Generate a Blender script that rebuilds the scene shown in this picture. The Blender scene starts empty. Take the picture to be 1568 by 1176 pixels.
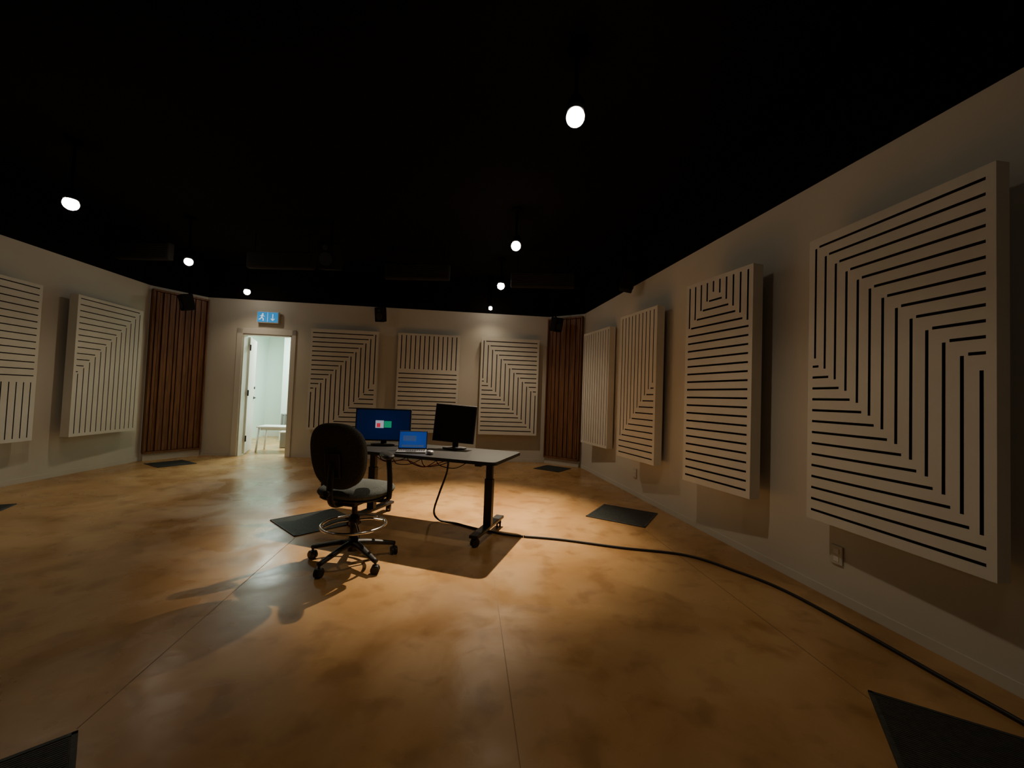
import bpy, bmesh, math, random
from mathutils import Vector, Matrix
random.seed(4)
COL=bpy.context.scene.collection

# ---------------------------------------------------------------- materials
def mat(name,col,rough=.5,metal=0,emit=None,estr=0,coat=0,spec=.5):
    m=bpy.data.materials.new(name);m.use_nodes=True
    b=m.node_tree.nodes["Principled BSDF"]
    b.inputs["Base Color"].default_value=(*col,1);b.inputs["Roughness"].default_value=rough
    b.inputs["Metallic"].default_value=metal;b.inputs["Specular IOR Level"].default_value=spec
    b.inputs["Coat Weight"].default_value=coat
    if emit: b.inputs["Emission Color"].default_value=(*emit,1);b.inputs["Emission Strength"].default_value=estr
    return m
def noisy(m,scale,c1,c2,detail=4,bump=0,rough=None,p0=.35,p1=.65,stretch=(1,1,1)):
    nt=m.node_tree;b=nt.nodes["Principled BSDF"]
    tc=nt.nodes.new("ShaderNodeTexCoord");mp=nt.nodes.new("ShaderNodeMapping");mp.inputs["Scale"].default_value=stretch
    nt.links.new(tc.outputs["Object"],mp.inputs["Vector"])
    n=nt.nodes.new("ShaderNodeTexNoise");n.inputs["Scale"].default_value=scale;n.inputs["Detail"].default_value=detail
    nt.links.new(mp.outputs[0],n.inputs["Vector"])
    r=nt.nodes.new("ShaderNodeValToRGB");r.color_ramp.elements[0].position=p0;r.color_ramp.elements[1].position=p1
    r.color_ramp.elements[0].color=(*c1,1);r.color_ramp.elements[1].color=(*c2,1)
    nt.links.new(n.outputs["Fac"],r.inputs[0]);nt.links.new(r.outputs[0],b.inputs["Base Color"])
    if bump:
        bp=nt.nodes.new("ShaderNodeBump");bp.inputs["Strength"].default_value=bump;bp.inputs["Distance"].default_value=.01
        nt.links.new(n.outputs["Fac"],bp.inputs["Height"]);nt.links.new(bp.outputs[0],b.inputs["Normal"])
    return m
M={}
M['wall']=noisy(mat("painted_wall",(.62,.57,.48),.85),1.2,(.60,.565,.49),(.64,.605,.53))
M['black']=mat("matte_black_ceiling",(.008,.0072,.0065),.95,spec=.05)
M['blackmetal']=mat("black_metal",(.012,.012,.013),.45)
M['rod']=mat("matte_black_rod",(.003,.003,.003),.9,spec=.05)
M['blackplastic']=mat("black_plastic",(.015,.015,.016),.5)
M['spk']=mat("black_speaker",(.010,.010,.010),.8,spec=.2)
M['baffle']=mat("black_baffle_felt",(.030,.028,.026),.9,spec=.1)
M['panel']=noisy(mat("felt_panel",(.6,.57,.5),.95,spec=.1),3,(.66,.635,.57),(.71,.685,.62))
M['slot']=mat("slot_dark",(.055,.05,.045),.95,spec=.1)
M['frame']=mat("door_trim_white",(.70,.68,.62),.5)
M['wood']=noisy(mat("walnut_slat",(.2,.08,.03),.5),6,(.14,.060,.027),(.25,.115,.052),stretch=(6,6,.5))
M['wooddk']=mat("walnut_back",(.05,.02,.008),.8)
M['chrome']=mat("chrome",(.6,.58,.55),.2,1)
M['fabric']=noisy(mat("grey_fabric",(.1,.11,.11),.95,spec=.1),160,(.07,.078,.076),(.14,.152,.148),bump=.2)
M['fabricdk']=noisy(mat("dark_fabric",(.03,.03,.03),.95,spec=.1),160,(.045,.045,.04),(.09,.088,.075),bump=.2)
M['desk']=mat("desk_laminate",(.018,.0185,.019),.40,spec=.4)
M['hall']=mat("hall_wall",(.72,.85,.77),.8)
M['white']=mat("white_laminate",(.8,.82,.8),.5)
M['mat']=noisy(mat("floor_grille_grey",(.03,.034,.033),.6),60,(.03,.034,.033),(.05,.055,.052),bump=.3)
M['bulb']=mat("lamp_lens",(1,.95,.85),.5,emit=(1,.90,.74),estr=30)
M['cable']=mat("black_rubber",(.012,.012,.012),.55)
M['joint']=mat("joint_sealant",(.26,.14,.055),.5)
M['outlet']=mat("outlet_plastic",(.55,.53,.48),.4)
M['silver']=mat("laptop_silver",(.35,.35,.36),.35,.7)
def floor_mat():
    m=mat("stained_concrete_floor",(.4,.2,.06),.35,spec=.5)
    nt=m.node_tree;b=nt.nodes["Principled BSDF"];L=nt.links.new
    tc=nt.nodes.new("ShaderNodeTexCoord")
    def noise(s,d,dist=0):
        n=nt.nodes.new("ShaderNodeTexNoise");n.inputs["Scale"].default_value=s;n.inputs["Detail"].default_value=d;n.inputs["Distortion"].default_value=dist
        L(tc.outputs["Object"],n.inputs["Vector"]);return n
    n1=noise(1.1,6,.8);n2=noise(5,6,.3);n3=noise(1.6,4,.5)
    r1=nt.nodes.new("ShaderNodeValToRGB");r1.color_ramp.elements[0].position=.36;r1.color_ramp.elements[1].position=.64
    r1.color_ramp.elements[0].color=(.37,.195,.070,1);r1.color_ramp.elements[1].color=(.54,.32,.135,1)
    L(n1.outputs["Fac"],r1.inputs[0])
    r2=nt.nodes.new("ShaderNodeValToRGB");r2.color_ramp.elements[0].position=.32;r2.color_ramp.elements[1].position=.48
    r2.color_ramp.elements[0].color=(.55,.47,.38,1);r2.color_ramp.elements[1].color=(1,1,1,1)
    L(n2.outputs["Fac"],r2.inputs[0])
    mx=nt.nodes.new("ShaderNodeMix");mx.data_type='RGBA';mx.blend_type='MULTIPLY';mx.inputs[0].default_value=.55
    L(r1.outputs[0],mx.inputs[6]);L(r2.outputs[0],mx.inputs[7]);L(mx.outputs[2],b.inputs["Base Color"])
    mr=nt.nodes.new("ShaderNodeMapRange");mr.inputs["From Min"].default_value=.4;mr.inputs["From Max"].default_value=.6
    mr.inputs["To Min"].default_value=.22;mr.inputs["To Max"].default_value=.42
    L(n3.outputs["Fac"],mr.inputs["Value"]);L(mr.outputs[0],b.inputs["Roughness"])
    bp=nt.nodes.new("ShaderNodeBump");bp.inputs["Strength"].default_value=.14;bp.inputs["Distance"].default_value=.02
    L(n2.outputs["Fac"],bp.inputs["Height"]);L(bp.outputs[0],b.inputs["Normal"])
    return m
M['floor']=floor_mat()

# ---------------------------------------------------------------- mesh helpers
def link(o,parent=None):
    COL.objects.link(o)
    if parent: o.parent=parent
    return o
def empty(name,loc,rz=0):
    e=bpy.data.objects.new(name,None);e.location=loc;e.rotation_euler=(0,0,rz);e.empty_display_size=.1
    return link(e)
def mesh_obj(name,bm,mats,parent=None,loc=(0,0,0),rot=(0,0,0),smooth=False):
    me=bpy.data.meshes.new(name)
    bmesh.ops.recalc_face_normals(bm,faces=bm.faces[:])
    bm.to_mesh(me);bm.free()
    for m in (mats if isinstance(mats,(list,tuple)) else [mats]): me.materials.append(m)
    if smooth:
        for p in me.polygons:p.use_smooth=True
    o=bpy.data.objects.new(name,me);o.location=loc;o.rotation_euler=rot
    return link(o,parent)
def add_box(bm,c,s,rot=None,mi=0,bevel=0):
    r=bmesh.ops.create_cube(bm,size=1);vs=r['verts']
    bmesh.ops.scale(bm,vec=s,verts=vs)
    if bevel:
        es=list({e for v in vs for e in v.link_edges})
        rb=bmesh.ops.bevel(bm,geom=es,offset=bevel,segments=2,affect='EDGES',profile=.5)
        vs=list({v for f in rb['faces'] for v in f.verts})
        seen=set(vs);st=list(vs)
        while st:
            v=st.pop()
            for e in v.link_edges:
                w=e.other_vert(v)
                if w not in seen: seen.add(w);st.append(w)
        vs=list(seen)
    mtx=Matrix.Translation(Vector(c))
    if rot is not None: mtx=mtx@(rot if isinstance(rot,Matrix) else Matrix.Rotation(rot,4,'Z'))
    bmesh.ops.transform(bm,matrix=mtx,verts=vs)
    for f in {f for v in vs for f in v.link_faces}: f.material_index=mi
    return vs
def box(name,parent,c,s,m,rot=(0,0,0),bevel=0):
    bm=bmesh.new();add_box(bm,(0,0,0),s,bevel=bevel)
    return mesh_obj(name,bm,m,parent,c,rot)
def add_cyl(bm,c,r,h,axis='Z',seg=24,r2=None,mi=0):
    rr=bmesh.ops.create_cone(bm,cap_ends=True,segments=seg,radius1=r,radius2=r if r2 is None else r2,depth=h)
    vs=rr['verts'];mtx=Matrix.Translation(Vector(c))
    if isinstance(axis,Matrix): mtx=mtx@axis
    elif axis=='X': mtx=mtx@Matrix.Rotation(math.pi/2,4,'Y')
    elif axis=='Y': mtx=mtx@Matrix.Rotation(math.pi/2,4,'X')
    bmesh.ops.transform(bm,matrix=mtx,verts=vs)
    for f in {f for v in vs for f in v.link_faces}: f.material_index=mi
    return vs
def cyl(name,parent,c,r,h,m,axis='Z',r2=None,seg=28):
    bm=bmesh.new();add_cyl(bm,(0,0,0),r,h,axis,seg,r2)
    o=mesh_obj(name,bm,m,parent,c);
    for p in o.data.polygons: p.use_smooth=len(p.vertices)==4
    return o
def catmull(pts,n=8,closed=False):
    P=[Vector(p) for p in pts];out=[]
    N=len(P);rng=N if closed else N-1
    for i in range(rng):
        if closed: p0,p1,p2,p3=P[(i-1)%N],P[i],P[(i+1)%N],P[(i+2)%N]
        else: p0,p1,p2,p3=P[max(i-1,0)],P[i],P[i+1],P[min(i+2,N-1)]
        for k in range(n):
            t=k/n
            out.append(.5*((2*p1)+(p2-p0)*t+(2*p0-5*p1+4*p2-p3)*t*t+(3*p1-p0-3*p2+p3)*t**3))
    if not closed: out.append(P[-1])
    return out
def add_tube(bm,pts,r,seg=10,closed=False,sub=8,flat=1,mi=0):
    path=catmull(pts,sub,closed) if sub>1 else [Vector(p) for p in pts]
    rings=[];N=len(path)
    for i,p in enumerate(path):
        a=path[(i-1)%N] if (closed or i>0) else p
        b=path[(i+1)%N] if (closed or i<N-1) else p
        t=(b-a).normalized()
        up=Vector((0,0,1)) if abs(t.z)<.95 else Vector((0,1,0))
        s=t.cross(up).normalized();u=s.cross(t).normalized()
        rad=r(i/(N-1)) if callable(r) else r
        rings.append([bm.verts.new(p+s*math.cos(2*math.pi*k/seg)*rad+u*math.sin(2*math.pi*k/seg)*rad*flat) for k in range(seg)])
    for i in range(N if closed else N-1):
        A=rings[i];B=rings[(i+1)%N]
        best=min(range(seg),key=lambda o:(A[0].co-B[o].co).length)
        for k in range(seg):
            f=bm.faces.new((A[k],A[(k+1)%seg],B[(k+1+best)%seg],B[(k+best)%seg]));f.material_index=mi
    if not closed:
        for R in (rings[0],rings[-1]):
            f=bm.faces.new(R);f.material_index=mi
def tube(name,parent,pts,r,m,seg=10,closed=False,sub=8,flat=1,loc=(0,0,0)):
    bm=bmesh.new();add_tube(bm,pts,r,seg,closed,sub,flat)
    return mesh_obj(name,bm,m,parent,loc,smooth=True)
def pillow(name,parent,w,h,t,m,loc,rot=(0,0,0),e=2.6,bend=0,taper=0,seg=56):
    prof=[(.35,.5),(.7,.49),(.88,.42),(.96,.28),(1,.05),(1,-.05),(.96,-.28),(.88,-.42),(.7,-.49),(.35,-.5)]
    bm=bmesh.new();rings=[]
    for (rf,y) in prof:
        ring=[]
        for k in range(seg):
            a=2*math.pi*k/seg;c=math.cos(a);s=math.sin(a)
            x=w/2*rf*math.copysign(abs(c)**(2/e),c);z=h/2*rf*math.copysign(abs(s)**(2/e),s)
            x*=1+taper*z/(h/2)
            ring.append(bm.verts.new((x,y*t+bend*x*x,z)))
        rings.append(ring)
    for i in range(len(rings)-1):
        for k in range(seg):
            bm.faces.new((rings[i][k],rings[i][(k+1)%seg],rings[i+1][(k+1)%seg],rings[i+1][k]))
    for R,y in ((rings[0],prof[0][1]),(rings[-1],prof[-1][1])):
        cc=bm.verts.new((0,y*t,0))
        for k in range(seg): bm.faces.new((R[k],R[(k+1)%seg],cc))
    return mesh_obj(name,bm,m,parent,loc,rot,smooth=True)

# ---------------------------------------------------------------- room shell
A=(-5.99,6.6);B=(-5.6,7.344);C=(.695,7.986);D=(1.324,7.56);E=(2.952,-1.8);G=(-5.33,-1.8)
ZW=2.87;ZC=3.5;TH=.12
def frame(p0,p1):
    d=Vector((p1[0]-p0[0],p1[1]-p0[1]));return d.length,math.atan2(d.y,d.x)
def wall(name,p0,p1,holes=()):
    L,ang=frame(p0,p1);bm=bmesh.new()
    x=0
    for (a,b,top) in holes:
        add_box(bm,((x+a)/2,TH/2,ZW/2),(a-x,TH,ZW));add_box(bm,((a+b)/2,TH/2,(top+ZW)/2),(b-a,TH,ZW-top));x=b
    add_box(bm,((x+L)/2,TH/2,ZW/2),(L-x,TH,ZW))
    add_box(bm,(L/2,TH/2-.004,(ZW+ZC)/2),(L,TH+.008,ZC-ZW),mi=1)
    return mesh_obj(name,bm,[M['wall'],M['black']],None,(p0[0],p0[1],0),(0,0,ang))
LB,angB=frame(B,C)
DO=(.64,1.50,2.24)
wall("wall_left",G,A);wall("wall_corner_left",A,B);wall("wall_back",B,C,[DO]);wall("wall_corner_right",C,D)
wall("wall_right",D,E);wall("wall_rear",E,G)
def poly_slab(name,pts,z0,z1,m):
    bm=bmesh.new();lo=[bm.verts.new((x,y,z0)) for x,y in pts];hi=[bm.verts.new((x,y,z1)) for x,y in pts]
    bm.faces.new(lo);bm.faces.new(hi);n=len(pts)
    for i in range(n): bm.faces.new((lo[i],lo[(i+1)%n],hi[(i+1)%n],hi[i]))
    return mesh_obj(name,bm,m)
poly_slab("floor",[(-6.9,-2.1),(3.3,-2.1),(3.0,8.3),(-1.6,11.6),(-6.9,11.6)],-.12,0,M['floor'])
poly_slab("ceiling",[(-6.3,-2),(3.2,-2),(1.6,7.7),(.75,8.2),(-5.7,7.55),(-6.2,6.7)],ZC,ZC+.1,M['black'])
def baseboard(name,p0,p1,segs=None,h=.06):
    L,ang=frame(p0,p1);bm=bmesh.new()
    for a,b in (segs or [(0.02,L-.02)]):
        add_box(bm,((a+b)/2,-.003,h/2),(b-a,.006,h))
    mesh_obj(name,bm,M['wall'],None,(p0[0],p0[1],0),(0,0,ang))
baseboard("baseboard_left",G,A);baseboard("baseboard_back",B,C,[(0.02,.50),(1.64,LB-.02)]);baseboard("baseboard_right",D,E);baseboard("baseboard_rear",E,G)

def on_wall(p0,p1,s,off,z):
    L,ang=frame(p0,p1);d=Vector((math.cos(ang),math.sin(ang)));n=Vector((-d.y,d.x))
    q=Vector(p0)+d*s-n*off
    return (q.x,q.y,z),ang

dl,dang=on_wall(B,C,0,0,0)
bm=bmesh.new();a,b,t=DO
for x0,x1,z0,z1 in ((a-.10,a,0,t+.10),(b,b+.07,0,t+.10),(a-.10,b+.07,t,t+.10)):
    add_box(bm,((x0+x1)/2,-.012,(z0+z1)/2),(x1-x0,.024,z1-z0),bevel=.004)
add_box(bm,(a+.012,TH/2,t/2),(.024,TH+.02,t));add_box(bm,(b-.012,TH/2,t/2),(.024,TH+.02,t));add_box(bm,((a+b)/2,TH/2,t-.012),(b-a,TH+.02,.024))
mesh_obj("trim_1",bm,M['frame'],None,(B[0],B[1],0),(0,0,dang))
door=empty("door_1",on_wall(B,C,a+.03,-TH-.03,0)[0],math.radians(115))
box("leaf",door,(.41,0,1.11),(.82,.045,2.18),M['frame'],bevel=.004)
for k,z in enumerate((.3,1.15,2.0)): box(f"hinge_{k+1}",door,(.0,-.03,z),(.04,.02,.11),M['blackmetal'])
for sgn in(-1,1):
    k=(sgn+3)//2
    cyl(f"rose_{k}",door,(.74,sgn*.028,1.05),.028,.014,M['blackmetal'],'Y')
    box(f"lever_{k}",door,(.69,sgn*.055,1.05),(.13,.018,.022),M['blackmetal'],bevel=.005)
    cyl(f"stem_{k}",door,(.74,sgn*.045,1.05),.01,.03,M['blackmetal'],'Y')
    cyl(f"deadbolt_{k}",door,(.74,sgn*.03,1.25),.026,.02,M['blackmetal'],'Y')

def bw(x,y,z): 
    c,s=math.cos(dang),math.sin(dang);return (B[0]+x*c-y*s,B[1]+x*s+y*c,z)
def hallbox(name,c,s,m=None,bevel=0): return box(name,None,bw(*c),s,m or M['hall'],(0,0,dang),bevel)
hallbox("wall_hall_left",(-.55,1.75,1.4),(.1,3.2,2.8));hallbox("wall_hall_back",(1.2,3.4,1.4),(3.6,.1,2.8))
hallbox("wall_hall_right",(2.95,1.75,1.4),(.1,3.2,2.8));hallbox("ceiling_hall",(1.2,1.78,2.85),(3.6,3.3,.1))
hallbox("trim_2",(.80,3.33,1.2),(.07,.04,2.4),M['frame']);hallbox("trim_3",(.30,2.9,1.4),(.16,.6,2.8),M['hall'])
hallbox("baseboard_hall",(1.2,3.34,.07),(3.5,.02,.14),M['frame'])
rad=empty("radiator",bw(.72,2.2,0),dang)
bm=bmesh.new()
for k in range(9): add_box(bm,(-.28+k*.07,0,.42),(.045,.09,.5),bevel=.015)
add_cyl(bm,(0,0,.2),.02,.6,'X');add_cyl(bm,(0,0,.64),.02,.6,'X')
for sx in(-.25,.25): add_box(bm,(sx,0,.09),(.04,.09,.18))
mesh_obj("radiator_sections",bm,M['silver'],rad)
tb=empty("side_table",bw(1.0,.74,0),dang+.1)
box("table_top",tb,(0,0,.49),(.62,.46,.028),M['white'],bevel=.006)
for i,(sx,sy) in enumerate(((-1,-1),(1,-1),(1,1),(-1,1))):
    tube(f"leg_{i+1}",tb,[(sx*.27,sy*.19,.476),(sx*.30,sy*.21,0.0)],.018,M['white'],sub=1)
box("apron",tb,(0,0,.45),(.50,.34,.05),M['white'])
st=empty("storage_box",bw(1.0,1.35,0),dang+.15)
box("bin_body",st,(0,0,.16),(.34,.3,.32),M['silver'],bevel=.015);box("bin_lid",st,(0,0,.335),(.37,.33,.03),M['white'],bevel=.008)

# ---------------------------------------------------------------- acoustic panels
def slots_for(W,H,orient,p,sw,gap):
    rects=[];mg=.035;ds=.004
    nz=int((H-2*mg)/p);z0=(H-nz*p)/2
    for k in range(nz+1):
        v=z0+k*p;run=None;x=mg
        while x<=W-mg+ds:
            ok=x<=W-mg and orient(x,v)=='H'
            if ok and run is None: run=x
            if not ok and run is not None:
                a=run+(gap if run>mg+.01 else 0);b2=x-ds-(gap if x<W-mg else 0)
                if b2-a>.025: rects.append((a,v-sw/2,b2,v+sw/2))
                run=None
            x+=ds
    nx=int((W-2*mg)/p);x0=(W-nx*p)/2
    for k in range(nx+1):
        u=x0+k*p;run=None;v=mg
        while v<=H-mg+ds:
            ok=v<=H-mg and orient(u,v)=='V'
            if ok and run is None: run=v
            if not ok and run is not None:
                a=run+(gap if run>mg+.01 else 0);b2=v-ds-(gap if v<H-mg else 0)
                if b2-a>.025: rects.append((u-sw/2,a,u+sw/2,b2))
                run=None
            v+=ds
    return rects
def panel(loc,ang,W,H,orient,p=.08,sw=.016,T=.10,stand=.05):
    rects=[(a,H-d,c,H-b) for a,b,c,d in slots_for(W,H,orient,p,sw,.012)]
    xs=sorted({0,W}|{round(r[0],4) for r in rects}|{round(r[2],4) for r in rects})
    zs=sorted({0,H}|{round(r[1],4) for r in rects}|{round(r[3],4) for r in rects})
    def clean(l):
        o=[l[0]]
        for q in l[1:]:
            if q-o[-1]>1e-5:o.append(q)
        return o
    xs=clean(xs);zs=clean(zs)
    nx,nz=len(xs)-1,len(zs)-1
    msk=[[0]*nz for _ in range(nx)]
    near=lambda l,q:min(range(len(l)),key=lambda i:abs(l[i]-q))
    for r in rects:
        i0,i1,j0,j1=near(xs,r[0]),near(xs,r[2]),near(zs,r[1]),near(zs,r[3])
        for i in range(i0,i1):
            for j in range(j0,j1): msk[i][j]=1
    verts=[];vid={};faces=[];mi=[]
    def V(i,j,d):
        k=(i,j,d)
        if k not in vid: vid[k]=len(verts);verts.append((xs[i]-W/2,-stand-T+(.018 if d else 0),zs[j]-H/2))
        return vid[k]
    for i in range(nx):
        for j in range(nz):
            d=msk[i][j];faces.append((V(i,j,d),V(i+1,j,d),V(i+1,j+1,d),V(i,j+1,d)));mi.append(d)
            if d and i+1<nx and not msk[i+1][j]: faces.append((V(i+1,j,1),V(i+1,j,0),V(i+1,j+1,0),V(i+1,j+1,1)));mi.append(1)
            if d and i>0 and not msk[i-1][j]: faces.append((V(i,j,0),V(i,j,1),V(i,j+1,1),V(i,j+1,0)));mi.append(1)
            if d and j+1<nz and not msk[i][j+1]: faces.append((V(i,j+1,1),V(i+1,j+1,1),V(i+1,j+1,0),V(i,j+1,0)));mi.append(1)
            if d and j>0 and not msk[i][j-1]: faces.append((V(i,j,0),V(i+1,j,0),V(i+1,j,1),V(i,j,1)));mi.append(1)
    base=len(verts)
    for (x,z) in ((0,0),(W,0),(W,H),(0,H)):
        verts.append((x-W/2,-stand-T,z-H/2));verts.append((x-W/2,-stand,z-H/2))
    for k in range(4):
        a0=base+2*k;b0=base+2*((k+1)%4);faces.append((a0,a0+1,b0+1,b0));mi.append(0)
    faces.append((base+1,base+3,base+5,base+7));mi.append(0)
    root=empty("acoustic_panel",loc,ang)
    me=bpy.data.meshes.new("grooved_face");me.from_pydata(verts,[],faces);me.materials.append(M['panel']);me.materials.append(M['slot'])
    me.polygons.foreach_set("material_index",mi);me.update()
    o=bpy.data.objects.new("grooved_face",me);link(o,root)
    bm=bmesh.new()
    for sx in(-1,1): add_box(bm,(sx*(W/2-.12),-stand/2,0),(.04,stand,H-.3))
    for sz in(-1,1): add_box(bm,(0,-stand/2,sz*(H/2-.12)),(W-.3,stand,.04))
    mesh_obj("standoff_frame",bm,M['slot'],root)
    return root
ZP=1.455;HP=1.85
def wpanel(p0,p1,s,W,orient,**k):
    (loc,ang)=on_wall(p0,p1,s,0.002,ZP);return panel(loc,ang,W,k.pop('H',HP),orient,**k)
def free_panel(q0,q1,orient,p0,p1,**k):
    d=Vector((q1[0]-q0[0],q1[1]-q0[1]));W=d.length;ang=math.atan2(d.y,d.x);n=Vector((-d.y,d.x)).normalized()
    T=k.pop('T',.10)
    Lw,aw=frame(p0,p1);nw=Vector((-math.sin(aw),math.cos(aw)))
    dist=min((Vector(p0)-Vector(q)).dot(nw) for q in (q0,q1))
    stand=max(.02,dist-T-.005)
    mid=(Vector(q0)+Vector(q1))/2+n*(T+stand)
    return panel((mid.x,mid.y,ZP),ang,W,HP,orient,T=T,stand=stand,**k)
sB=lambda X:(X-B[0])/math.cos(angB)
wpanel(B,C,sB(-3.13),1.2,lambda u,v:'V' if (1.2-u)<v<(1.2-u)+.95 else 'H',p=.085,sw=.018)
wpanel(B,C,sB(-1.60),1.15,lambda u,v:'V' if v<.68 else 'H',p=.085,sw=.018)
wpanel(B,C,sB(-.07),1.12,lambda u,v:'H' if v<u else ('V' if v<u+.75 else 'H'),p=.085,sw=.018)
free_panel((1.21,6.95),(1.45,6.10),lambda u,v:'V',D,E,p=.08,sw=.012)
free_panel((1.43,5.42),(1.65,4.65),lambda u,v:'H' if v>.85+(.8-u) else 'V',D,E,p=.075,sw=.014)
free_panel((1.65,3.87),(1.87,3.16),lambda u,v:'H' if v>.12+abs(u-.36) else 'V',D,E,p=.072)
free_panel((1.99,2.72),(2.11,1.76),lambda u,v:'H' if v<u else ('V' if v<u+.76 else 'H'),D,E,p=.072,sw=.015,T=.07)
free_panel((-5.66,5.22),(-5.80,6.30),lambda u,v:'H' if v<1.08-u else 'V',G,A,p=.08,sw=.012)
free_panel((-5.49,3.68),(-5.67,4.83),lambda u,v:'H' if v<1.15 else 'V',G,A,p=.08,sw=.012)

def slats(p0,p1):
    L,ang=frame(p0,p1);root=empty("wood_slat_diffuser",(p0[0],p0[1],0),ang)
    z0,z1=.13,2.80
    box("backing",root,(L/2,-.012,(z0+z1)/2),(L-.03,.02,z1-z0),M['wooddk'])
    bm=bmesh.new();n=17;w=(L-.06)/n;deps=[.03,.06,.04,.09,.05,.075,.03,.06,.085,.04,.07,.03,.055,.09,.04,.06,.03]
    for k in range(n):
        d=deps[k%len(deps)]*.45;add_box(bm,(.03+w*(k+.5),-.022-d/2,(z0+z1)/2),(w*.84,d,z1-z0-.04),bevel=.003)
    mesh_obj("slats",bm,M['wood'],root)
    bm=bmesh.new()
    for z in(z0,z1): add_box(bm,(L/2,-.05,z),(L-.03,.08,.03))
    for x in(.025,L-.025): add_box(bm,(x,-.05,(z0+z1)/2),(.02,.08,z1-z0))
    mesh_obj("surround",bm,M['wood'],root)
    box("plinth",root,(L/2,-.03,.055),(L-.04,.05,.11),M['wall'])
slats(A,B);slats(C,D)

# ---------------------------------------------------------------- exit sign
loc,ang=on_wall(B,C,sB(-4.52),.06,2.55)
ex=empty("exit_sign",loc,ang)
box("housing",ex,(0,0,0),(.38,.05,.21),M['frame'],bevel=.008)
M['exit']=mat("exit_blue",(.01,.15,.35),.5,emit=(.004,.20,.50),estr=.9);M['exitw']=mat("exit_white",(.8,.8,.8),.5,emit=(.6,.85,.95),estr=.6)
box("face",ex,(0,-.027,0),(.35,.006,.18),M['exit']);box("face_divider",ex,(0,-.0315,0),(.005,.003,.17),M['exitw'])
bm=bmesh.new()
y=-.032
add_cyl(bm,(-.085,y,.055),.014,.003,'Y')
def stroke(x0,z0,x1,z1,w=.014):
    L=math.hypot(x1-x0,z1-z0);add_box(bm,((x0+x1)/2,y,(z0+z1)/2),(L,.003,w),Matrix.Rotation(-math.atan2(z1-z0,x1-x0),4,'Y'))
stroke(-.09,.04,-.1,-.005,.022);stroke(-.1,-.005,-.07,-.035);stroke(-.07,-.035,-.075,-.07);stroke(-.1,-.005,-.125,-.04);stroke(-.125,-.04,-.15,-.045)
stroke(-.09,.035,-.055,.01,.01);stroke(-.09,.035,-.13,.015,.01)
stroke(.09,.06,.09,-.05,.014);stroke(.09,-.06,.06,-.025,.012);stroke(.09,-.06,.12,-.025,.012)
mesh_obj("pictogram",bm,M['exitw'],ex)
cyl("mount_stem",ex,(0,.03,.0),.03,.05,M['frame'],'Y')

# ---------------------------------------------------------------- ceiling gear
def speaker(loc,rz,w=.17,h=.26,d=.17,top=ZC):
    r=empty("ceiling_speaker",loc,rz)
    bm=bmesh.new();add_box(bm,(0,0,0),(w,d,h),bevel=.015)
    mesh_obj("cabinet",bm,M['spk'],r,rot=(math.radians(14),0,0))
    bm=bmesh.new();add_cyl(bm,(0,-d/2-.004,-h*.12),w*.36,.008,'Y');add_cyl(bm,(0,-d/2-.004,h*.3),w*.14,.008,'Y')
    mesh_obj("drivers",bm,M['blackmetal'],r,rot=(math.radians(14),0,0))
    zt=top-loc[2];tube("hanger",r,[(0,.03,0),(0,.03,zt)],.014,M['rod'],sub=1)
speaker((-2.46,7.4,2.68),0);speaker((.78,7.42,2.62),.5);speaker((-5.42,6.65,2.62),-.6)
speaker((1.5,5.38,2.86),1.3);speaker((-2.47,5.3,3.02),0,.24,.34,.24)
def baffle(x,y,z=3.1,w=1.0):
    r=empty("ceiling_baffle",(x,y,z),-.05)
    bm=bmesh.new();add_box(bm,(0,0,0),(w,.09,.24),bevel=.02)
    for k in range(7): add_box(bm,(0,-.047,-.09+k*.03),(w*.9,.006,.012))
    mesh_obj("baffle_body",bm,M['baffle'],r)
    for sx in(-1,1): tube(f"hanger_{(sx+3)//2}",r,[(sx*w*.4,0,.05),(sx*w*.4,0,ZC-z)],.006,M['rod'],sub=1)
for q in ((-1.5,6.1),(-3.4,5.8),(.42,6.3),(-5.2,5.6,3.1,.8)): baffle(*q)
WARM=(1,.82,.58)
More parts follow.
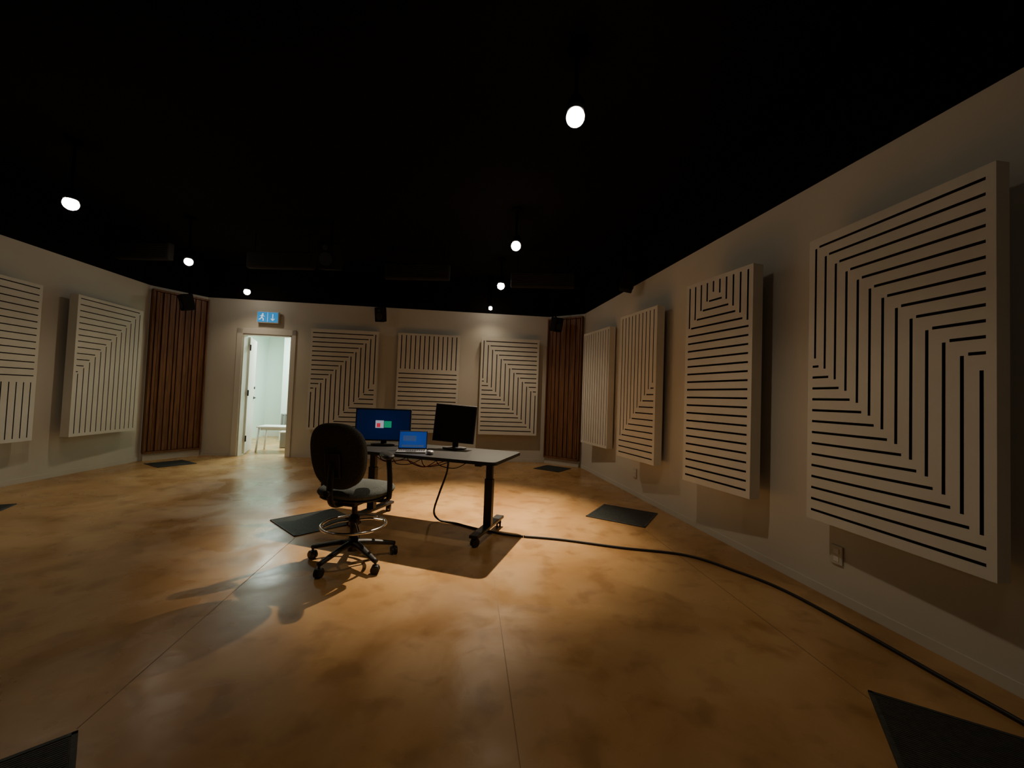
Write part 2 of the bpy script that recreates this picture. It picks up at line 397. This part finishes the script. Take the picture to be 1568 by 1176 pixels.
def lamp(x,y,ZL,power,size=1.9,aim=None,rb=.05,r=.03,blend=.9):
    root=empty("ceiling_spotlight",(x,y,ZL))
    d=(Vector(aim)-Vector((x,y,ZL))).normalized() if aim else Vector((0,0,-1))
    q=Vector((0,0,-1)).rotation_difference(d)
    rot=q.to_matrix().to_4x4()
    bm=bmesh.new()
    k0=rb/.05
    prof=[(.0,.13),(.030*k0,.13),(.045*k0,.10),(.048*k0,.035),(.044*k0,.035),(.040*k0,.05),(0,.05)]
    seg=28;rings=[]
    for rr,z in prof:
        rings.append([bm.verts.new((max(rr,.001)*math.cos(2*math.pi*k/seg),max(rr,.001)*math.sin(2*math.pi*k/seg),z)) for k in range(seg)])
    for i in range(len(rings)-1):
        for k in range(seg): bm.faces.new((rings[i][k],rings[i][(k+1)%seg],rings[i+1][(k+1)%seg],rings[i+1][k]))
    bmesh.ops.transform(bm,matrix=rot,verts=bm.verts[:])
    mesh_obj("lamp_can",bm,M['rod'],root,smooth=True)
    bm=bmesh.new();bmesh.ops.create_uvsphere(bm,u_segments=24,v_segments=16,radius=rb)
    bmesh.ops.transform(bm,matrix=rot,verts=bm.verts[:])
    mesh_obj("lamp_bulb",bm,M['bulb'],root,smooth=True)
    tube("stem",root,[(0,0,.12),(0,0,ZC-ZL)],.012,M['rod'],sub=1)
    cyl("canopy",root,(0,0,ZC-ZL-.012),.06,.024,M['rod'])
    ld=bpy.data.lights.new("spot_beam","SPOT");ld.energy=power;ld.color=WARM;ld.spot_size=size;ld.spot_blend=blend;ld.shadow_soft_size=r
    lo=bpy.data.objects.new("spot_beam",ld);lo.location=d*(rb+r+.006);lo.rotation_euler=q.to_euler();link(lo,root)
lamp(.341,2.525,3.05,42,2.2,rb=.058)
lamp(-.014,4.76,3.05,1150,1.25,aim=(-.45,4.15,0),rb=.056,r=.02,blend=1)
lamp(-.239,6.52,3.05,58,2.3,rb=.058);lamp(-.455,7.52,2.9,7,2.4,rb=.035)
lamp(-4.17,3.72,2.9,27,2.4,rb=.058);lamp(-4.38,5.36,2.9,24,2.4);lamp(-4.63,6.94,2.9,15,2.4)
lamp(.62,.25,3.05,3,2.5);lamp(-3.85,1.5,2.9,5,2.5)  # two unseen rear spotlights, added beyond the visible rows as weak extra light
ld=bpy.data.lights.new("hall_lamp","AREA");ld.energy=140;ld.color=(.85,1,.9);ld.shape='RECTANGLE';ld.size=1.2;ld.size_y=.6
hl=empty("hall_ceiling_light",bw(1.0,1.6,2.78),dang);lo=bpy.data.objects.new("hall_lamp",ld);lo.location=(0,0,-.03);link(lo,hl)
box("light_panel",hl,(0,0,0),(1.2,.6,.04),mat("hall_diffuser",(1,1,1),.5,emit=(.85,1,.9),estr=4))

# ---------------------------------------------------------------- floor grilles + joints
def grille(x,y,rz,s=.6):
    r=empty("floor_grille",(x,y,0),rz)
    bm=bmesh.new();add_box(bm,(0,0,.003),(s,s,.006));
    n=48
    for k in range(n): add_box(bm,(0,-s/2+.02+(s-.04)*(k+.5)/n,.0068),(s-.04,(s-.04)/n*.6,.0016))
    for sx in(-1,1):
        add_box(bm,(sx*(s/2-.008),0,.007),(.016,s,.003));add_box(bm,(0,sx*(s/2-.008),.007),(s,.016,.003))
    mesh_obj("grille_plate",bm,M['mat'],r)
RG=math.radians(-31)
grille(1.27,4.5,RG,.62);grille(-1.82,3.90,math.radians(-42),.60)
grille(1.74,1.42,math.radians(-31),.62);grille(-1.50,1.09,math.radians(45),.56)
grille(-5.35,6.45,math.radians(60),.5);grille(.78,7.3,math.radians(-34),.5);grille(-5.0,3.75,.5,.5)
bm=bmesh.new()
def joint(p,q):
    L,ang=frame(p,q);add_box(bm,((p[0]+q[0])/2,(p[1]+q[1])/2,.0004),(L,.004,.0008),rot=ang)
joint((-1.52,1.5),(-1.78,3.45));joint((-1.9,4.35),(-2.2,7.6));joint((.13,.9),(-.07,2.8));joint((1.6,1.8),(1.35,4.05))
mesh_obj("trim_floor_joints",bm,M['joint'])
for k,s in enumerate((2.15,4.95)):
    loc,ang=on_wall(D,E,s,.006,.30);r=empty("wall_outlet",loc,ang)
    box("plate",r,(0,0,0),(.08,.012,.12),M['outlet'],bevel=.003)
    for sz in(-.025,.025): box("socket",r,(0,-.007,sz),(.035,.004,.03),M['frame'])

# ---------------------------------------------------------------- desk
TD=math.radians(-18)
desk=empty("standing_desk",(-.76,3.87,0),TD)
DW,DD,DZ=1.60,.75,.72
bm=bmesh.new();pts=[];rc=.05
for cx,cy,a0 in ((DW/2-rc,DD/2-rc,0),(-DW/2+rc,DD/2-rc,90),(-DW/2+rc,-DD/2+rc,180),(DW/2-rc,-DD/2+rc,270)):
    for k in range(7):
        a=math.radians(a0+k*15);pts.append((cx+rc*math.cos(a),cy+rc*math.sin(a)))
lo_=[bm.verts.new((x,y,DZ-.028)) for x,y in pts];hi_=[bm.verts.new((x,y,DZ)) for x,y in pts];n=len(pts)
bm.faces.new(lo_);bm.faces.new(hi_)
for i in range(n): bm.faces.new((lo_[i],lo_[(i+1)%n],hi_[(i+1)%n],hi_[i]))
bmesh.ops.bevel(bm,geom=[e for e in bm.edges if abs(e.verts[0].co.z-e.verts[1].co.z)<1e-6],offset=.004,segments=2,affect='EDGES')
mesh_obj("desktop",bm,M['desk'],desk)
def caster(parent,x,y,ang,r=.03,name="caster",stem=.03):
    bm=bmesh.new()
    R=Matrix.Rotation(ang,4,'Z')
    for s in(-1,1):
        vs=add_cyl(bm,(s*.014,0,r),r,.016,'X',24);bmesh.ops.transform(bm,matrix=R,verts=vs)
    vs=add_box(bm,(0,.0,r*1.45),(.05,r*1.5,r*1.1),bevel=.008);bmesh.ops.transform(bm,matrix=R,verts=vs)
    add_cyl(bm,(0,0,r*2+.005),.008,stem*1.4)
    return mesh_obj(name,bm,M['blackplastic'],parent,(x,y,0))
for i,sx in enumerate((-1,1)):
    x=sx*.62
    box(f"leg_outer_{i+1}",desk,(x,0,.30),(.075,.055,.42),M['blackmetal'],bevel=.004)
    box(f"leg_inner_{i+1}",desk,(x,0,.58),(.06,.042,.22),M['blackmetal'],bevel=.004)
    bm=bmesh.new();add_box(bm,(0,0,0),(.08,.66,.04),bevel=.006)
    for v in bm.verts:
        if v.co.z>0: v.co.z-=abs(v.co.y)*.04
    mesh_obj(f"foot_{i+1}",bm,M['blackmetal'],desk,(x,0,.095))
    for j,sy in enumerate((-1,1)): caster(desk,x,sy*.29,.4*sy,.034,f"caster_{i+1}_{j+1}")
    box(f"top_bracket_{i+1}",desk,(x,0,DZ-.045),(.06,.58,.03),M['blackmetal'],bevel=.004)
box("crossbeam",desk,(0,0,DZ-.05),(1.24,.09,.035),M['blackmetal'],bevel=.004)
box("control_box",desk,(.05,.12,DZ-.055),(.3,.1,.04),M['blackmetal'],bevel=.004)
box("power_strip",desk,(-.1,-.12,DZ-.05),(.45,.06,.04),M['blackplastic'],bevel=.006)
M['redcable']=mat("red_cable",(.25,.02,.015),.5)
bm=bmesh.new();
for k in range(5):
    x0=-.45+k*.15
    add_tube(bm,[(x0,-.15,DZ-.05),(x0+.06,-.18,DZ-.10-.02*(k%2)),(x0+.2,-.16,DZ-.10-.015*(k%3)),(x0+.32,-.13,DZ-.05)],.004,6)
mesh_obj("hanging_cables",bm,M['cable'],desk,smooth=True)
bm=bmesh.new();add_tube(bm,[(-.5,-.2,DZ-.04),(-.3,-.25,DZ-.10),(-.1,-.24,DZ-.07),(.1,-.25,DZ-.11),(.3,-.2,DZ-.04)],.004,6)
mesh_obj("red_cable",bm,M['redcable'],desk,smooth=True)
RI=Matrix.Rotation(-TD,3,'Z')
tolocal=lambda p:RI@(Vector(p)-Vector((-.76,3.87,0)))
tube("power_lead",desk,[tolocal(p) for p in [(-.56,3.76,.66),(-.58,3.82,.52),(-.66,3.92,.30),(-.72,4.02,.10),(-.66,4.03,.016),(-.5,3.97,.011),(-.28,3.83,.011),(0,3.70,.011),(.15,3.67,.011)]],.010,M['cable'],8,sub=10)
def on_desk(name,X,Y,rz): return empty(name,(X,Y,DZ),rz)

def screen_mat(name,c1,c2):
    m=bpy.data.materials.new(name);m.use_nodes=True;nt=m.node_tree;b=nt.nodes["Principled BSDF"]
    b.inputs["Base Color"].default_value=(0,0,0,1);b.inputs["Roughness"].default_value=.3
    tc=nt.nodes.new("ShaderNodeTexCoord");g=nt.nodes.new("ShaderNodeTexGradient");g.gradient_type='SPHERICAL'
    mp=nt.nodes.new("ShaderNodeMapping");mp.inputs["Scale"].default_value=(2.6,2.6,3.4)
    nt.links.new(tc.outputs["Object"],mp.inputs[0]);nt.links.new(mp.outputs[0],g.inputs[0])
    r=nt.nodes.new("ShaderNodeValToRGB");r.color_ramp.elements[0].color=(*c1,1);r.color_ramp.elements[1].color=(*c2,1)
    nt.links.new(g.outputs[1],r.inputs[0]);nt.links.new(r.outputs[0],b.inputs["Emission Color"]);b.inputs["Emission Strength"].default_value=1
    return m
def monitor(X,Y,rz,w,h,zb,scr,tilt=.05,pivot=0):
    r=on_desk("computer_monitor",X,Y,rz)
    T=(-tilt,pivot,0)
    box("bezel",r,(0,0,zb+h/2),(w,.03,h),M['blackplastic'],T,bevel=.005)
    box("display",r,(0,-.0165,zb+h/2),(w-.024,.003,h-.03),scr,T)
    box("rear_housing",r,(0,.03,zb+h/2-.01),(w*.55,.05,h*.6),M['blackplastic'],T,bevel=.015)
    box("stand_neck",r,(0,.055,(zb+h*.5)/2),(.06,.025,zb+h*.5),M['blackplastic'],bevel=.006)
    bm=bmesh.new();add_cyl(bm,(0,0,.007),.12,.014,seg=40);
    for v in bm.verts: v.co.y=v.co.y*.8+.02
    mesh_obj("stand_base",bm,M['blackplastic'],r)
    return r
mon=monitor(-1.28,4.10,.12,.545,.325,.045,screen_mat("screen_navy",(.0015,.004,.018),(.002,.007,.035)),.04)
M['win1']=mat("window_grey",(.1,.1,.1),.5,emit=(.30,.33,.37),estr=1);M['win2']=mat("window_green",(0,.1,.05),.5,emit=(.01,.22,.10),estr=1);M['winr']=mat("window_red",(.3,0,0),.5,emit=(.5,.02,.04),estr=1);M['win3']=mat("task_bar",(.1,.1,.1),.5,emit=(.02,.05,.12),estr=1)
z=.045+.325/2
box("app_window_1",mon,(-.035,-.0195,z+.005),(.08,.002,.075),M['win1']);box("app_window_2",mon,(.045,-.0195,z+.005),(.07,.002,.065),M['win2'])
box("app_window_3",mon,(-.045,-.0215,z-.005),(.035,.002,.04),M['winr']);box("taskbar",mon,(0,-.0195,z-.14),(.5,.002,.010),M['win3'])
monitor(-.55,4.02,-.12,.415,.37,.065,mat("screen_off",(.006,.006,.007),.25),.10,.05)
lp=on_desk("laptop",-.89,3.70,.15)
box("keyboard_deck",lp,(0,0,.008),(.26,.18,.014),M['silver'],bevel=.004)
bm=bmesh.new()
for i in range(5):
    for j in range(12): add_box(bm,(-.11+j*.02,-.02+i*.019,.0165),(.016,.015,.003))
mesh_obj("keys",bm,M['blackplastic'],lp)
box("touchpad",lp,(0,-.058,.0155),(.09,.045,.002),M['blackplastic'])
lid=empty("lid_hinge",(0,.09,.014));lid.parent=lp;lid.rotation_euler=(-.22,0,0)
box("lid",lid,(0,0,.085),(.26,.008,.17),M['blackplastic'],bevel=.003)
box("laptop_display",lid,(0,-.0055,.087),(.245,.002,.15),screen_mat("laptop_blue",(.006,.022,.12),(.012,.05,.24)))
M['win4']=mat("laptop_window",(.1,.1,.1),.5,emit=(.02,.05,.14),estr=1)
box("laptop_window_1",lid,(-.03,-.007,.10),(.12,.001,.05),M['win4']);box("laptop_window_2",lid,(0,-.007,.03),(.2,.001,.02),M['win3'])
ms=on_desk("computer_mouse",-.70,3.60,.3)
pillow("mouse_shell",ms,.06,.10,.034,M['silver'],(0,0,.017),(math.pi/2,0,0),e=2.3)

bm=bmesh.new()
add_tube(bm,[(.1535,3.669,.011),(.49,3.62,.011),(.97,3.48,.011),(1.475,3.36,.011),(1.737,3.07,.011),(1.90,2.78,.011),(2.01,2.29,.011),(2.07,1.93,.011),(2.13,1.6,.011),(2.2,1.0,.011),(2.4,0,.011)],.010,8,sub=10)
mesh_obj("power_cable",bm,M['cable'],None,smooth=True)

# ---------------------------------------------------------------- chair
CR=math.radians(-14.5)
ch=empty("drafting_chair",(-1.13,3.03,0),CR)
bm=bmesh.new()
for k in range(5):
    wa=math.radians(32+72*k)-CR
    dx,dy=math.cos(wa),math.sin(wa)
    add_tube(bm,[(dx*.02,dy*.02,.135),(dx*.12,dy*.12,.125),(dx*.31,dy*.31,.085)],lambda t:.030-.012*t,10,sub=5,flat=.85)
add_cyl(bm,(0,0,.13),.045,.09,r2=.035)
mesh_obj("star_base",bm,M['blackplastic'],ch,smooth=True)
for k in range(5):
    wa=math.radians(32+72*k)-CR
    caster(ch,math.cos(wa)*.305,math.sin(wa)*.305,wa+.6*k,.03,f"caster_{k+1}")
cyl("gas_lift_lower",ch,(0,0,.24),.028,.2,M['blackplastic']);cyl("gas_lift_upper",ch,(0,0,.385),.02,.16,M['blackmetal'])
cyl("ring_hub",ch,(0,0,.30),.038,.06,M['blackplastic'])
bm=bmesh.new()
add_tube(bm,[(.225*math.cos(2*math.pi*k/24),.225*math.sin(2*math.pi*k/24),.27) for k in range(24)],.011,10,closed=True,sub=2)
for k in range(4):
    a=math.pi/4+k*math.pi/2;add_tube(bm,[(.03*math.cos(a),.03*math.sin(a),.30),(.12*math.cos(a),.12*math.sin(a),.295),(.22*math.cos(a),.22*math.sin(a),.27)],.008,8,sub=4)
mesh_obj("foot_ring",bm,M['chrome'],ch,smooth=True)
box("seat_mechanism",ch,(0,-.01,.455),(.17,.24,.05),M['blackplastic'],bevel=.012)
cyl("height_lever",ch,(.14,.02,.45),.007,.2,M['blackmetal'],'X')
pillow("seat_shell",ch,.47,.45,.035,M['blackplastic'],(0,.02,.487),(math.pi/2,0,0),e=2.8)
pillow("seat",ch,.50,.48,.075,M['fabric'],(0,.02,.525),(math.pi/2,0,0),e=2.9)
bk=math.radians(-8)
pillow("backrest_cushion",ch,.43,.46,.06,M['fabric'],(0,-.215,.80),(bk*-1,0,0),e=2.5,bend=.42,taper=.06)
pillow("backrest_shell",ch,.435,.465,.03,M['fabricdk'],(0,-.245,.80),(bk*-1,0,0),e=2.5,bend=.42,taper=.06)
bm=bmesh.new();add_tube(bm,[(0,-.03,.455),(0,-.16,.45),(0,-.25,.47),(0,-.285,.55),(0,-.285,.66),(0,-.275,.76)],.026,10,flat=.45)
mesh_obj("back_bar",bm,M['blackplastic'],ch,smooth=True)
box("back_plate",ch,(0,-.268,.74),(.12,.025,.17),M['blackplastic'],(-bk,0,0),bevel=.008)
cyl("tilt_knob",ch,(0,-.31,.56),.022,.03,M['blackplastic'],'Y')
for i,sx in enumerate((-1,1)):
    bm=bmesh.new();add_tube(bm,[(sx*.06,0,.465),(sx*.2,0,.465),(sx*.265,0,.475),(sx*.28,0,.52),(sx*.278,0,.64),(sx*.262,0,.775)],.021,10,flat=.7)
    mesh_obj(f"arm_post_{i+1}",bm,M['blackplastic'],ch,smooth=True)
    pillow(f"arm_pad_{i+1}",ch,.085,.25,.035,M['blackplastic'],(sx*.235,.02,.79),(math.pi/2,0,sx*.75),e=3)

# ---------------------------------------------------------------- world + camera
w=bpy.data.worlds.new("world");bpy.context.scene.world=w;w.use_nodes=True
w.node_tree.nodes["Background"].inputs[0].default_value=(.0,.0,.0,1)
cd=bpy.data.cameras.new("camera");cam=bpy.data.objects.new("camera",cd);link(cam)
cd.sensor_width=36;cd.lens=36*620/1568;cd.clip_start=.02
p,r=.033,.037
cam.matrix_world=Matrix.Translation((0,0,1.25))@Matrix.Rotation(math.pi/2+p,4,'X')@Matrix.Rotation(r,4,'Z')
bpy.context.scene.camera=cam
